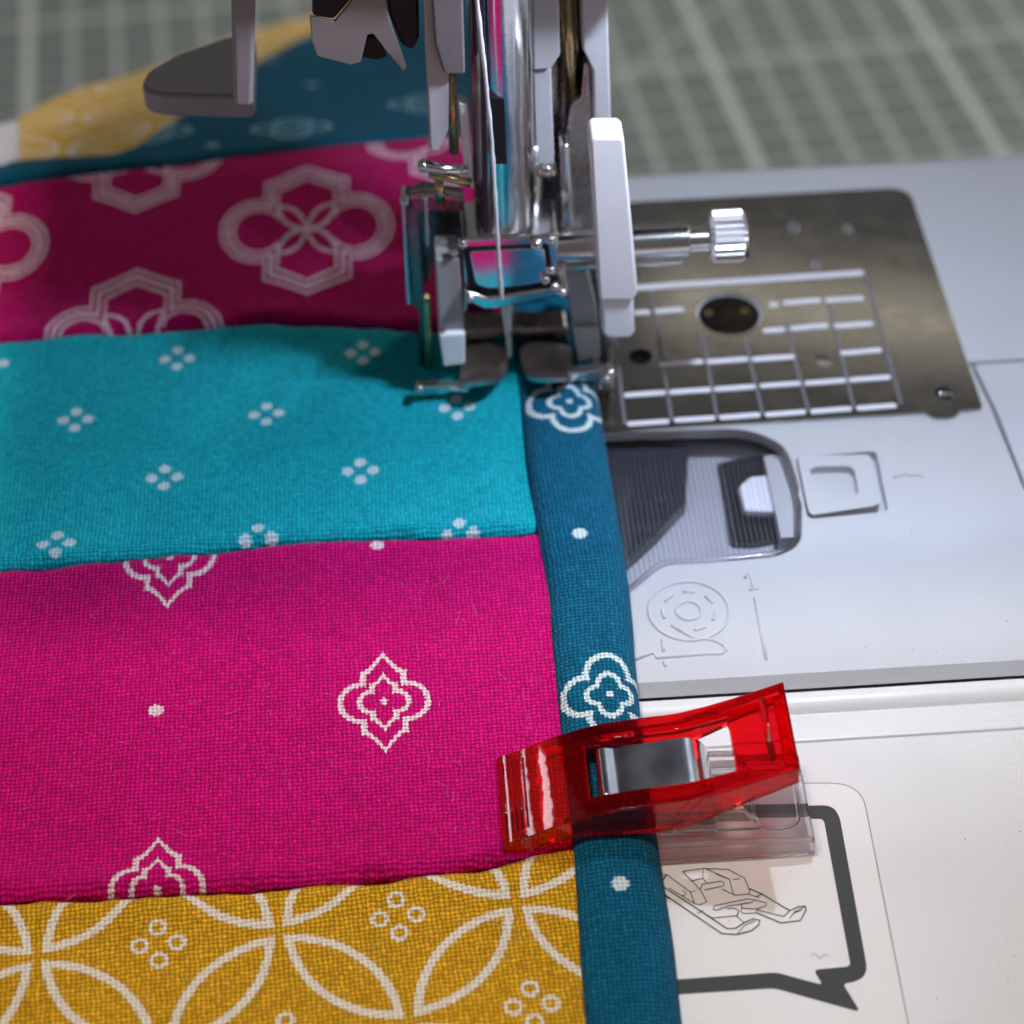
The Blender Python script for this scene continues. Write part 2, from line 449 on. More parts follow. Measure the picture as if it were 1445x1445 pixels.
# body block under everything, cover plate with the bobbin opening, rear bed, right bed
YF, YB = -3.65, 4.45
box('bed_body', (-14, -3.60, -12.4), (26, YB-.05, -.75), M_BED, SM, .2)
cov = [(846, 612), (1050, 605), (1108, 628), (1130, 700), (1130, 768), (1098, 785), (985, 794), (930, 797), (872, 846), (800, 860), (800, 620)]
hole = rounded([at(x, y, 0) for x, y in cov], [0, .25, .25, .2, .25, .2, .0, .12, 0, 0, 0], 5)
hole = [Vector((p.x, p.y, 0)) for p in hole]
XR0, XR1 = 5.0, 5.06
lat = [at(x, y, 0) for x, y in ((1122, 645), (1236, 636), (1254, 722), (1140, 732))]
outer = [Vector(p) for p in ((-14, YF, 0), (XR1+.12, YF, 0), (XR0, -.18, 0), (XR0-.08, .55, 0), (-14, .55, 0))]
lath = [Vector(p) for p in rounded(lat, .07, 4)]
v, f = prism(outer, (0, 0, -.11), [hole, lath]); v = [Vector((p.x, p.y-.10, p.z)) if (p.z < -.09 and abs(p.y-YF) < .01) else p for p in v]
cp = put('cover_plate', v, f, M_COVER, SM, bevel=.05, bseg=3); cp['label'] = 'pale grey slide cover plate with raised emblem'
# right bed beyond the joint, rear bed
v, f = prism([Vector(p) for p in ((XR1+.15, YF, 0), (26, YF, 0), (26, .57, 0), (XR0-.04, .57, 0), (XR0+.04, -.18, 0))], (0, 0, -.74))
put('bed_panel', v, f, M_BED, SM, bevel=.04)
pr = [(YB, -.74), (YB, -.35), (YB-.06, -.16), (YB-.18, -.05), (YB-.36, 0), (.605, 0), (.605, -.74)]
Vp = [(x, y, z) for x in (-14, 26) for y, z in pr]; n = len(pr)
put('bed_panel', Vp, [list(range(n)), list(range(2*n-1, n-1, -1))]+[[i, (i+1) % n, (i+1) % n+n, i+n] for i in range(n)], M_BED, SM, bevel=.04)
# front panel profile with its two ledges
pr = [(-16, -6), (-16, -.19), (-4.335, -.19), (-4.325, -.168), (-4.30, -.165), (-4.02, -.16), (-3.985, -.12), (-3.93, -.085), (-3.87, -.078), (-3.80, -.09), (-3.765, -.17), (-3.66, -.3), (-3.62, -.7), (-3.62, -6)]
Vp = [(x, y, z) for x in (-14, 26) for y, z in pr]; n = len(pr)
fp = put('front_panel', Vp, [list(range(n)), list(range(2*n-1, n-1, -1))]+[[i, (i+1) % n, (i+1) % n+n, i+n] for i in range(n)], M_FRONT, SM, bevel=.012); fp['label'] = 'warm white front panel with ledges'
# ---- bobbin well under the clear cover
well = box('bobbin_well', (-1, -2.8, -.745), (3.4, .4, -.38), M_GREYP, SM, 0)
v, f = prism([at(x, y, -.20) for x, y in ((780, 600), (972, 628), (968, 706), (925, 752), (872, 800), (800, 850))], (0, 0, -.3)); put('bobbin_case', v, f, M_DARK, SM, bevel=.03)
slabZ('bobbin_slot', [(1012, 652), (1072, 640), (1098, 650), (1108, 760), (1060, 770), (1030, 768)], -.33, .2, M_BLACK, SM, .02, .06)
slabZ('case_catch', [(1042, 686), (1058, 672), (1104, 668), (1110, 722), (1050, 720)], -.16, .1, M_WHITE, SM, .03, .04)
for a, b_ in (((862, 663), (915, 657)), ((855, 690), (905, 684)), ((925, 707), (962, 701))):
    tube('case_spring', [at(*a, -.26), at(*b_, -.26)], .022, M_CHROME, SM, 8)
hs = [p.copy() for p in hole]
cen = sum(hs, Vector())/len(hs)
ins = [cen+(p-cen)*.972 for p in hs]
v, f = prism([Vector((p.x, p.y, -.012)) for p in ins], (0, 0, -.09))
bc = put('bobbin_cover', v, f, M_COVERCLEAR, SM, bevel=.02); bc['label'] = 'clear ribbed bobbin cover'
rv = []; x = .75
xs = [p.x for p in ins]
def inside(px, py):
    c = False; n = len(ins)
    for i in range(n):
        a, b = ins[i], ins[i-1]
        if (a.y > py) != (b.y > py) and px < (b.x-a.x)*(py-a.y)/(b.y-a.y)+a.x: c = not c
    return c
x = .9
while x < max(xs)-.1:
    ys = [i*.02 for i in range(-120, 0) if inside(x, i*.02) and inside(x+.03, i*.02)]
    if ys:
        a, b_ = min(ys)+.08, max(ys)-.06
        if b_-a > .1:
            V8 = [(x+dx, yy, z) for dx in (0, .026) for yy in (a, b_) for z in (-.115, -.155)]
            rv.append((V8, [(0,1,3,2),(4,6,7,5),(0,4,5,1),(2,3,7,6),(0,2,6,4),(1,5,7,3)]))
    x += .0525
v, f = join(rv); rb = put('cover_ribs', v, f, M_RIB, bc); rb['kind'] = 'stuff'
rim = [p for p in ins]; tube('cover_rim', [Vector((p.x, p.y, -.002)) for p in rim], .034, M_CLEAR, bc, 8, closed=True)
# ---- cover latch button
lc = sum(lat, Vector())/4
li = [lc+(p-lc)*.965 for p in lat]; li[1] = li[1]+(lc-li[1])*.14; li[2] = li[2]+(lc-li[2])*.14
box('latch_well', (lc.x-.7, lc.y-.6, -.3), (lc.x+.7, lc.y+.6, -.112), M_GREYP, SM, 0)
lt_in = rounded([lc+Vector((-.06,0,0))+(p-lc)*.60 for p in li], .1, 5); 
v, f = prism(rounded([Vector((p.x, p.y, .03)) for p in li], .08, 5), (0, 0, -.2), [[Vector((p.x, p.y, .03)) for p in lt_in]])
lb = put('latch_button', v, f, M_COVER, SM, bevel=.035, bseg=3)
v, f = prism([Vector((p.x, p.y, -.07)) for p in lt_in], (0, 0, -.1)); put('finger_pad', v, f, M_COVER, lb, bevel=.0)
# ---- raised emblem on the cover plate
def emb(pts, closed=False, r=.019):
    return [Vector((p.x, p.y, -.002)) for p in pts], closed, r
ec = at(972, 862, 0); kx = (at(1029, 862, 0)-ec).x
E_ = []
def ring(r, a0=0, a1=2*PI, n=48): return [ec+Vector((r*math.cos(a0+(a1-a0)*i/n), r*math.sin(a0+(a1-a0)*i/n), 0)) for i in range(n+(0 if a1-a0 > 6.28 else 1))]
E_.append(emb(ring(kx*1.0), True)); E_.append(emb(ring(kx*.31), True))
for k in range(7):
    a = k*2*PI/7+.3; E_.append(emb(ring(kx*.66, a, a+.48, 6)))
c4 = lambda x, y: at(840+x*.4187, 560+y*.4187, 0)
E_.append(emb([c4(*p) for p in ((272, 780), (330, 812), (400, 820), (435, 838), (440, 855), (425, 866), (380, 866), (205, 880), (195, 862), (130, 888))]))
E_.append(emb([c4(225, 820), c4(231, 860)])); E_.append(emb([c4(230, 893), c4(240, 910)]))
E_.append(emb([c4(537, 678), c4(577, 888)], r=.017))
E_.append(emb([c4(503, 612), c4(520, 592), c4(534, 648)], r=.017)); E_.append(emb([c4(518, 650), c4(550, 646)], r=.017))
for i, (pts, cl, r) in enumerate(E_):
    tube('raised_mark', pts, r, M_COVER, cp, 8, closed=cl)
# ---- sticker on the front panel
zs = -.19+.005
stk = thing('x', '', '', (0, 0, 0)); bpy.data.objects.remove(stk)
sp = [(800, 1105), (1215, 1105), (1282, 1446), (1268, 1520), (800, 1520)]
v, f = prism(rounded([at(x, y, zs) for x, y in sp], [0, .28, .0, .28, 0], 8), (0, 0, -.004)); ST = put('sticker', v, f, M_STICK, SM); ST['label'] = 'cream sticker with dark speech bubble and presser foot drawing'
se = rounded([at(x, y, zs+.0015) for x, y in sp], [0, .28, .0, .28, 0], 8); v, f = ribbon(se, .012, closed=True); put('sticker_edge', v, f, plastic('sticker_edge_grey', (.30, .28, .25), .6, 0), ST)  # thin darker grey outline along the sticker's edge
c6 = lambda x, y, z=zs+.004: at(900+x*.2768, 1080+y*.2768, z)
bo = [(-150, 222), (880, 205), (960, 203), (1002, 218), (1030, 265), (1165, 1010), (1166, 1045), (1150, 1080), (1100, 1105), (1045, 1112), (1135, 1257), (695, 1135), (205, 1167), (-150, 1190)]
bi = [(-150, 1118), (190, 1092), (705, 1055), (945, 1120), (895, 1042), (1070, 1026), (1083, 1012), (950, 285), (935, 271), (885, 272), (-150, 292)]
v, f = prism(rounded([c6(x, y) for x, y in bo+bi], .05, 4), (0, 0, -.002)); put('bubble_print', v, f, M_INK, ST)
lines = [([(60, 560), (148, 557), (268, 645), (318, 632), (228, 540)], 5), ([(148, 557), (105, 612), (110, 640), (430, 858), (505, 862), (580, 842), (615, 815), (622, 790), (590, 782), (545, 800), (500, 830), (455, 832), (325, 745), (120, 612)], 7),
         ([(268, 645), (290, 705), (320, 710), (352, 695), (318, 632)], 5), ([(290, 705), (160, 625)], 5), ([(318, 632), (330, 605), (425, 590), (440, 600), (435, 615), (340, 635)], 5),
         ([(228, 540), (335, 525), (330, 575), (270, 590)], 5), ([(330, 575), (350, 595)], 5), ([(335, 525), (460, 530), (545, 575), (570, 640), (565, 655), (495, 662), (482, 640), (468, 580), (350, 528)], 5), ([(468, 580), (400, 555)], 4), ([(485, 582), (522, 577)], 4),
         ([(430, 630), (495, 662)], 5), ([(570, 628), (632, 655), (775, 740), (820, 720), (855, 717), (858, 735), (830, 790), (730, 803), (605, 750)], 7), ([(775, 740), (745, 770), (640, 745), (605, 735)], 5), ([(632, 655), (600, 672)], 5),
         ([(565, 655), (620, 675)], 4), ([(385, 735), (390, 715), (560, 680), (590, 685), (585, 698), (470, 715), (400, 738), (385, 735)], 5), ([(325, 745), (380, 778), (510, 765), (515, 740), (490, 728), (455, 730)], 5), ([(515, 740), (505, 770), (540, 800)], 5),
         ([(590, 685), (655, 700), (655, 715), (625, 725), (600, 732), (530, 728), (525, 745), (540, 755), (600, 752), (610, 735)], 5), ([(530, 728), (530, 705), (560, 700)], 5), ([(505, 862), (545, 815), (600, 790)], 4), ([(775, 782), (800, 745), (850, 722)], 4), ([(795, 752), (838, 738)], 4),
         ([(225, 640), (240, 640), (245, 655), (235, 665), (225, 660)], 4), ([(160, 680), (105, 640)], 6), ([(305, 755), (335, 738)], 4)]
rl = [ribbon([c6(x, y, zs+.005) for x, y in pts], wd*.2768/165) for pts, wd in lines]
v, f = join(rl); put('line_drawing', v, f, M_INK, ST)
# hairs and specks of dust
M_HAIR = plastic('dust_fibre', (.35, .33, .32), .8, 0)
c4z = lambda x, y: at(840+x*.4187, 560+y*.4187, .012)
tube('dust_hair', [c4z(*p) for p in ((1005, 272), (1030, 266), (1045, 258), (1062, 268), (1085, 262), (1105, 272))], .0035, M_HAIR, SM, 5)
tube('dust_hair', [c6(*p, zs+.008) for p in ((885, 965), (905, 958), (930, 988), (950, 962), (975, 968))], .0025, M_HAIR, SM, 5)
# ---- needle plate
PZ = .035
c3 = lambda x, y, z=PZ: at(840+x*.4187, 220+y*.4187, z)
pl = [(-1.2, -.20), (4.30, -.20), (4.33, -.26), (4.40, -.30), (4.55, -.30), (4.62, -.26), (4.65, -.20), (4.90, -.19), (4.84, 3.66), (-1.2, 3.66)]
ph = c3(452, 530); hh = c3(152, 676); h2 = c3(772, 690); h3 = c3(1175, 800)
def circ(c, r, n=28): return [Vector((c.x+r*math.cos(2*PI*i/n), c.y+r*math.sin(2*PI*i/n), PZ)) for i in range(n)]
po = rounded([(x, y, PZ) for x, y in pl], [0, .03, .03, .05, .05, .03, .03, .06, .26, 0], 5)
v, f = prism(po, (0, 0, -.031), [circ(ph, .36), circ(hh, .125), circ(h2, .10, 20), circ(h3, .10, 20)])
NP = put('needle_plate', v, f, M_PLATE, SM, bevel=.010)
NP['label'] = 'brushed steel needle plate with seam guide lines'
box('plate_bed', (.2, .0, -.12), (4.7, 3.3, -.0+.001), M_BLACK, SM, 0) if False else None
for c, r in ((hh, .124), (h2, .099), (h3, .099)):
    lathe('plate_hole', [(-.02, r*.5), (0, r)], (c.x, c.y, .006), (0, 0, 1), M_BLACK if c is not h2 else M_CHROME, NP, 20)
lathe('plate_screw', [(-.03, .335), (.0, .335), (.012, .30), (.014, .0)], (ph.x, ph.y, .008), (0, 0, 1), metal('dark_screw_steel', (.10, .075, .07), .25), NP, 30)
lathe('countersink', [(0, .36), (.006, .345)], (ph.x, ph.y, PZ-.004), (0, 0, 1), M_SATIN, NP, 30) if False else None
for q in ((380, 527), (503, 520)):
    a = c3(*q, .024); lathe('screw_dimple', [(0, .055), (.012, .045), (.016, .0)], (a.x, a.y, .018), (0, 0, 1), M_BRASS, NP, 14)
for k in range(3):
    a = c3(1160+18*k, 800, .02); tube('screw_thread', [a+Vector((0, -.06, 0)), a+Vector((.01, .06, .01))], .012, M_CHROME, NP, 6)
def gl(a, b_, wd, mt, h=.006):
    A, B = c3(*a), c3(*b_); t = (B-A).normalized(); s = Vector((-t.y, t.x, 0))
    P = rounded([A-s*wd/2, B-s*wd/2, B+s*wd/2, A+s*wd/2], wd*.45, 3)
    v, f = prism([p+Vector((0, 0, h)) for p in P], (0, 0, -h+.002)); return put('guide_line', v, f, mt, NP)
H = [((60, 450), (905, 395))]+[((130,530),(185,527)),((200,525),(300,518)),((585,503),(618,500)),((632,497),(760,487)),((775,488),(905,480)),
     ((565,592),(640,585)),((655,583),(785,573)),((805,575),(935,566)),((215,705),(365,694)),((375,695),(515,685)),((527,687),(672,677)),((825,666),(965,655)),
     ((97,808),(237,798)),((250,798),(390,788)),((400,788),(540,778)),((555,777),(692,767)),((705,768),(845,757)),((855,757),(995,746)),
     ((107,905),(250,895)),((265,892),(405,883)),((417,883),(557,873)),((572,874),(710,863)),((725,863),(865,852)),((880,852),(1015,842))]
for a, b_ in H: gl(a, b_, .073 if (a[1]-b_[1] < 30) else .085, M_LINE)
for a, b_ in (((1032,838),(910,400)),((872,848),(785,488)),((718,860),(640,560)),((565,872),(505,620)),((411,882),(362,605)),((258,892),(190,450)),((100,905),(62,560))): gl(a, b_, .036, M_LINE2, .0045)
# blurred engraved figures at the plate's far corner
def txt(s, px, py, size):
    cu = bpy.data.curves.new('figure', 'FONT'); cu.body = s; cu.size = size; cu.extrude = .002
    o = bpy.data.objects.new('figure', cu); COL.objects.link(o); bpy.context.view_layer.update()
    me = bpy.data.meshes.new_from_object(o.evaluated_get(bpy.context.evaluated_depsgraph_get())); bpy.data.objects.remove(o)
    p = c3(px, py, PZ+.004); vs = [Vector((v.co.x, v.co.y, v.co.z))+p for v in me.vertices]; fs = [list(q.vertices) for q in me.polygons]
    return put('engraved_figure', vs, fs, M_FIG, NP)
txt('0', 655, 260, .26); txt('0', 838, 262, .22); txt('0', 730, 385, .24)
# ---- machine head above the picture, its underside carries the lamp
box('led_cutoff_panel', (1.6, -1.90, 6.75), (6.2, -1.80, 8.25), M_FRONT, SM, .01)  # unseen panel added to cut the LED light off towards the front
box('mechanism_block', (-3.9, .15, 5.22), (1.75, 2.4, 7.97), M_BLACK, SM, .05)
box('dark_head_panel', (-3.6, -1.3, 7.98), (2.7, 4.6, 8.19), M_BLACK, SM, .02)  # black panel added under the head so the chrome reflects dark
hd = box('machine_head', (-6.0, -3.3, 8.2), (6.5, 5.0, 22), M_FRONT, SM, .6, 4)
box('machine_arm', (6.5, -2.2, 11), (24, 4.6, 21), M_FRONT, SM, .6, 4)
# ---- needle bar and clamp
NY = .61
nb = atY(707, 100, NY)
nbx = nb.x
zc = atY(700, 335, NY).z
lathe('needle_bar', [(0, .285), (.02, .30), (8-zc+.4, .30)], (nbx, NY, zc+.05), (0, 0, 1), M_CHROME, SM, 40)
slabY('bar_slot', [(690, 137), (712, 140), (716, 232), (694, 232)], NY-.31, .06, M_BLACK, SM, .01)
slabY('bar_guide', [(676, 0), (684, 0), (690, 330), (682, 330)], NY-.33, .05, M_DARK, SM, .01)
CL = slabY('needle_clamp', [(652, 338), (788, 331), (794, 404), (778, 414), (700, 428), (668, 424), (655, 408)], NY-.34, .62, M_CHROME, SM, .035, .05)
slabY('clamp_lip', [(655, 410), (688, 421), (790, 406), (801, 402), (802, 413), (700, 436), (684, 437), (656, 424)], NY-.44, .35, M_CHROME, CL, .025)
slabY('clamp_recess', [(653, 350), (775, 345), (781, 398), (768, 408), (690, 418), (662, 412)], NY-.355, .05, M_BLACK, CL, .01, .05)
slabY('clamp_face', [(662, 355), (768, 350), (773, 390), (763, 400), (692, 408), (671, 402)], NY-.375, .05, metal('mirror_steel', (.78, .77, .77), .13, .0), CL, .012, .05)
A = atY(880, 341, NY-.2); sx0 = atY(655, 345, NY).x
sc_ = lathe('clamp_screw', [(0, .10), (atY(783, 342, NY).x-sx0, .10), (atY(784, 342, NY).x-sx0, .172), (atY(840, 342, NY).x-sx0, .172), (atY(966, 342, NY).x-sx0, .172), (atY(968, 342, NY).x-sx0, .15), (atY(969, 342, NY).x-sx0, .128), (atY(998, 342, NY).x-sx0, .128)], (sx0, NY-.2, A.z-.02), (1, 0, 0), M_CHROME, CL, 36)
k0 = atY(996, 342, NY).x; k1 = atY(1046, 342, NY).x
lathe('screw_knob', [(0, .2), (.035, .265), (k1-k0-.04, .265), (k1-k0, .22)], (k0, NY-.2, A.z), (1, 0, 0), metal('knurled_steel', (.80, .78, .78), .40), CL, 44, 1, -.15)
box('knob_slot', (k1-.07, NY-.42, A.z-.12), (k1+.015, NY+.02, A.z-.02), M_BLACK, CL, .01)
a, b_ = atY(785, 376, NY-.1), atY(966, 366, NY-.1)
tube('clamp_rod', [(a.x, NY-.1, b_.z), (b_.x-.03, NY-.1, b_.z), (b_.x, NY-.1, b_.z)], [.055, .055, .03], M_CHROME, CL, 14)
# ---- needle threader on the left of the bar
TH = slabY('needle_threader', [(594, -60), (606, -60), (634, 95), (633, 185), (618, 214), (607, 212)], NY-.2, .3, M_GREYP, SM, .02)
slabY('threader_block', [(604, -60), (652, -60), (657, 106), (626, 106), (613, 62)], NY-.3, .25, M_MAUVE, TH, .03)
tube('threader_rod', [atY(637, 100, NY), atY(641, 215, NY)], .05, M_BRASS, TH, 12)
slabY('threader_arm', [(647, 145), (661, 148), (669, 268), (657, 262)], NY-.15, .15, M_WHITE, TH, .02)
tube('threader_pin', [atY(594, 233, NY-.3), atY(622, 238, NY-.3), atY(660, 240, NY-.3)], [.07, .05, .05], M_CHROME, TH, 12)
tube('threader_pin', [atY(606, 245, NY-.3), atY(664, 258, NY-.3)], .045, M_BRASS, TH, 12)
tube('threader_pin', [atY(619, 248, NY-.2), atY(622, 285, NY-.2)], .045, M_BRASS, TH, 12)
# ---- columns right of the bar
slabY('column_cover', [(748, -60), (788, -60), (791, 78), (778, 98), (752, 101)], NY+.2, .35, M_GREYP, SM, .03)
slabY('column_strip', [(752, 100), (778, 98), (783, 250), (757, 250)], NY+.25, .25, M_GREYP, SM, .02)
slabY('presser_column', [(716, 215), (744, 215), (748, 335), (722, 335)], NY-.02, .5, M_CHROME, SM, .05)
tube('presser_column', [atY(750, 200, NY+.35), atY(752, 345, NY+.35)], .12, M_CHROME, SM, 20)
tube('column_spring', [atY(758, 240, NY+.05), atY(784, 240, NY+.05)], .07, M_CHROME, SM, 16)
slabY('column_back', [(784, -60), (822, -60), (836, 340), (775, 340)], NY+.75, .3, M_BLACK, SM, .02)
tube('brass_rod', [atY(800, -40, NY+.6), atY(808, 150, NY+.6)], .075, M_BRASS, SM, 16)
tube('presser_bar', [atY(768, -60, NY+.95), atY(776, 330, NY+.95)], .26, M_SATIN, SM, 24)
slabY('hinge_plate', [(806, 150), (820, 140), (824, 90), (834, 90), (838, 180), (852, 186), (850, 330), (795, 330), (800, 180)], NY+.45, .22, M_SATIN, SM, .04)
slabY('hinge_pin_block', [(790, 205), (806, 205), (812, 325), (792, 325)], NY+.2, .25, M_CHROME, SM, .05)
slabY('column_cover', [(818, -60), (856, -60), (863, 186), (838, 182), (836, 100), (822, 70)], NY+.35, .3, M_GREYP, SM, .03)
# ---- grey lever at upper left
LV = slabZ('threader_lever', [(199, 116), (208, 99), (248, 76), (322, 50), (360, 48), (357, 136), (330, 136), (228, 133), (204, 127)], 3.35, .27, M_LEVER, SM, .05, .08)
slabY('lever_stem', [(325, -60), (362, -60), (357, 152), (329, 152)], .55, .24, M_LEVER, LV, .05)
# ---- folded metal guard with its black core
GD = slabY('thread_guard', [(437, 24), (472, 31), (500, -4), (512, -40), (534, -40), (548, 22), (574, 96), (569, 101), (540, 66), (526, 48), (518, 50), (509, 88), (496, 92), (448, 80), (440, 60)], .45, .05, plastic('warm_grey_guard', (.27, .24, .228), .32), SM, .012)
slabY('guard_core', [(444, -60), (500, -60), (500, -4), (472, 29), (440, 24)], .47, .5, M_BLACK, GD, .04)
slabY('guard_core', [(532, -60), (590, -60), (592, 55), (584, 74), (566, 66), (548, 22)], .5, .5, M_BLACK, GD, .05)
slabY('guard_core', [(510, 50), (534, 52), (548, 82), (530, 86), (506, 82)], .62, .3, M_BLACK, GD, .03)

# ------------------------------------------------------------------ presser foot
PF = thing('presser_foot', 'chrome open toe walking foot with two rubber feed bars pressing on the fabric', 'presser foot', (0, .8, .36))
zt = .44
def spoon(out, lift):
    P = rounded([at(x, y, zt) for x, y in out], .08, 5)
    bm = bmesh.new(); vv = [bm.verts.new(p) for p in P]; bm.faces.new(vv); bmesh.ops.triangulate(bm, faces=bm.faces)
    for _ in range(4): bmesh.ops.subdivide_edges(bm, edges=[e for e in bm.edges if e.calc_length() > .09], cuts=1)
    bmesh.ops.triangulate(bm, faces=[q for q in bm.faces if len(q.verts) > 3])
    y0 = at(700, 520, zt).y; xm = sum(p.x for p in P)/len(P)
    for q in bm.verts:
        if q.co.y < y0: q.co.z += lift*(y0-q.co.y)**1.6
        q.co.z -= .35*(q.co.x-xm)**2
    bmesh.ops.solidify(bm, geom=bm.faces[:], thickness=.06); bmesh.ops.recalc_face_normals(bm, faces=bm.faces); bm.verts.index_update()
    vs = [q.co.copy() for q in bm.verts]; fs = [[q.index for q in fc.verts] for fc in bm.faces]; bm.free()
    o = put('toe', vs, fs, M_TOE, PF, smooth=True); o.modifiers.new('edges', 'EDGE_SPLIT').split_angle = math.radians(50)
M_TOE = metal('worn_toe_steel', (.60, .54, .51), .34, .014, 9)
spoon([(648, 550), (662, 562), (684, 562), (702, 548), (714, 520), (717, 494), (700, 484), (652, 486), (650, 520)], .8)
spoon([(733, 494), (736, 510), (746, 535), (764, 557), (788, 563), (804, 550), (808, 520), (808, 486), (770, 482), (740, 484)], .8)
M_DSTEEL = metal('dark_steel', (.20, .18, .175), .28)
slabY('side_frame', [(572, 284), (590, 280), (600, 430), (606, 546), (593, 546), (592, 440), (580, 432)], NY+.10, .25, M_DSTEEL, PF, .02)
slabY('side_frame', [(578, 282), (596, 270), (655, 280), (655, 300), (578, 300)], NY+.05, .2, M_DSTEEL, PF, .03)
slabY('back_plate', [(586, 298), (656, 298), (656, 372), (610, 372), (606, 400), (592, 400)], NY+.5, .1, M_DSTEEL, PF, .02)
slabY('frame_leg', [(597, 420), (608, 425), (612, 546), (600, 546)], NY+.02, .12, M_BRASS, PF, .03)
slabY('frame_leg', [(655, 330), (664, 330), (660, 440), (652, 440)], NY-.1, .2, M_CHROME, PF, .03)
slabY('side_frame', [(566, 280), (572, 276), (580, 430), (574, 432)], NY-.05, .2, M_CHROME, PF, .03)
slabY('side_frame', [(838, 350), (862, 350), (866, 540), (850, 540)], NY+.3, .15, M_SATIN, PF, .03)
slabY('foot_bridge', [(650, 466), (800, 462), (806, 488), (756, 486), (730, 476), (700, 477), (672, 490), (652, 492)], NY+.25, .3, M_SATIN, PF, .03)
slabY('foot_bridge', [(640, 300), (850, 290), (850, 440), (800, 448), (650, 450)], NY+1.0, .2, M_SATIN, PF, .04)
slabY('toe_edge', [(588, 545), (660, 545), (660, 553), (588, 553)], .12, .10, M_CHROME, PF, .02)
slabY('toe_edge', [(800, 527), (862, 522), (863, 534), (802, 540)], .20, .12, M_CHROME, PF, .02)
slabY('toe_edge', [(846, 536), (866, 534), (866, 550), (846, 552)], .16, .1, M_CHROME, PF, .02)
slabY('frame_leg', [(852, 430), (864, 430), (866, 524), (856, 524)], NY-.1, .12, M_SATIN, PF, .03)
slabY('frame_post', [(597, 282), (605, 282), (608, 350), (600, 350)], NY-.02, .12, M_CHROME, PF, .03)
slabY('frame_post', [(578, 276), (600, 271), (654, 279), (654, 287), (600, 280), (580, 285)], NY-.02, .1, M_SATIN, PF, .02)
def glint_bead(px, py, Y, r=.045, par=PF, mt=M_CHROME):  # chrome beads added only to make small glints at the corners
    c = atY(px, py, Y); lathe('glint_bead', [(-.05, r), (0, r), (r*.4, r*.92), (r*.75, r*.66), (r*.97, r*.2)], c, (0, -1, .25), mt, par, 18)
for px, py, Y, r in ((571, 284, .5, .05), (600, 277, .6, .045), (653, 344, .24, .05), (641, 355, .26, .05), (777, 339, .2, .05), (757, 345, .18, .06), (777, 381, .22, .05), (793, 377, .25, .05), (770, 395, .2, .05), (783, 405, .16, .05), (793, 412, .14, .055), (663, 421, .14, .05), (655, 546, .10, .06), (592, 549, .10, .05), (860, 528, .18, .055), (596, 234, .25, .05), (855, 535, .14, .05)): glint_bead(px, py, Y, r)
fpd = slabY('feed_bar', [(614, 366), (648, 366), (656, 468), (619, 470)], NY-.35, .4, M_PAD, PF, .02)
slabY('feed_bar_tip', [(619, 473), (656, 471), (656, 514), (626, 518)], NY-.42, .4, M_WHITE, fpd, .02)
fpd = slabY('feed_bar', [(798, 386), (828, 382), (846, 458), (808, 460)], NY-.1, .4, M_PAD, PF, .02)
slabY('feed_bar_tip', [(808, 462), (846, 462), (847, 502), (816, 510)], NY-.16, .4, M_GREYP, fpd, .02)
LVW = slabY('foot_lever', [(833, 200), (840, 195), (876, 195), (881, 200), (899, 400), (899, 416), (893, 424), (846, 424)], NY-.62, .35, M_WHITE, PF, .045)
slabY('lever_end', [(848, 420), (894, 420), (896, 470), (890, 478), (856, 478), (850, 470)], NY-.58, .3, M_WHITE, LVW, .04)

# ------------------------------------------------------------------ needle and thread
tp = atF(719, 519); top = atY(718, 420, NY)
nd = lathe('sewing_needle', [(0, .006), (.12, .028), (.45, .034), (.62, .052), (.9, .052), (top.z-tp.z+.2, .055)], (tp.x, NY, tp.z-.03), (0, 0, 1), M_CHROME, None, 16)
nd['label'] = 'thin steel sewing needle going down into the seam between the foot toes'; nd['category'] = 'needle'
pts = []
pl_ = [((668, -60), .05), ((673, 0), .07), ((684, 100), .10), ((694, 200), .13), ((700, 300), .13), ((704, 370), .14), ((708, 420), .17), ((712, 450), .4), ((717, 480), .56), ((719, 506), .60)]
for (a, ya), (b2, yb) in zip(pl_, pl_[1:]):
    for k in range(8):
        t = k/8; q = atY(a[0]+(b2[0]-a[0])*t, a[1]+(b2[1]-a[1])*t, ya+(yb-ya)*t); q += Vector((random.uniform(-.002, .002), 0, 0)); pts.append(q)
th = tube('sewing_thread', pts, [.021+random.uniform(-.004, .004) for _ in pts], M_THREAD, None, 8)
th['label'] = 'white sewing thread running down in front of the needle bar'; th['category'] = 'thread'

# ------------------------------------------------------------------ quilt
Q = thing('quilt', 'patchwork quilt of magenta, teal and mustard cotton strips with a dark teal binding', 'quilt', (-3, -1, 0))
BL = [(848, 1640), (830, 1445), (812, 1192), (790, 985), (775, 840), (760, 750), (745, 650), (736, 560), (728, 515), (716, 440), (694, 330), (660, 195), (625, 60), (600, -40)]
BR = [(985, 1640), (958, 1445), (945, 1330), (925, 1200), (902, 1030), (885, 840), (862, 690), (845, 590), (838, 545), (822, 440), (796, 330), (756, 195), (716, 60), (690, -40)]
def resample(pl_, n):
    L = [0]
    for a, b in zip(pl_, pl_[1:]): L.append(L[-1]+(Vector(b)-Vector(a)).length)
    out = []; j = 0
    for i in range(n):
        t = L[-1]*i/(n-1)
        while j < len(L)-2 and L[j+1] < t: j += 1
        k = (t-L[j])/max(1e-9, L[j+1]-L[j]); out.append(Vector(pl_[j]).lerp(Vector(pl_[j+1]), k))
    return out
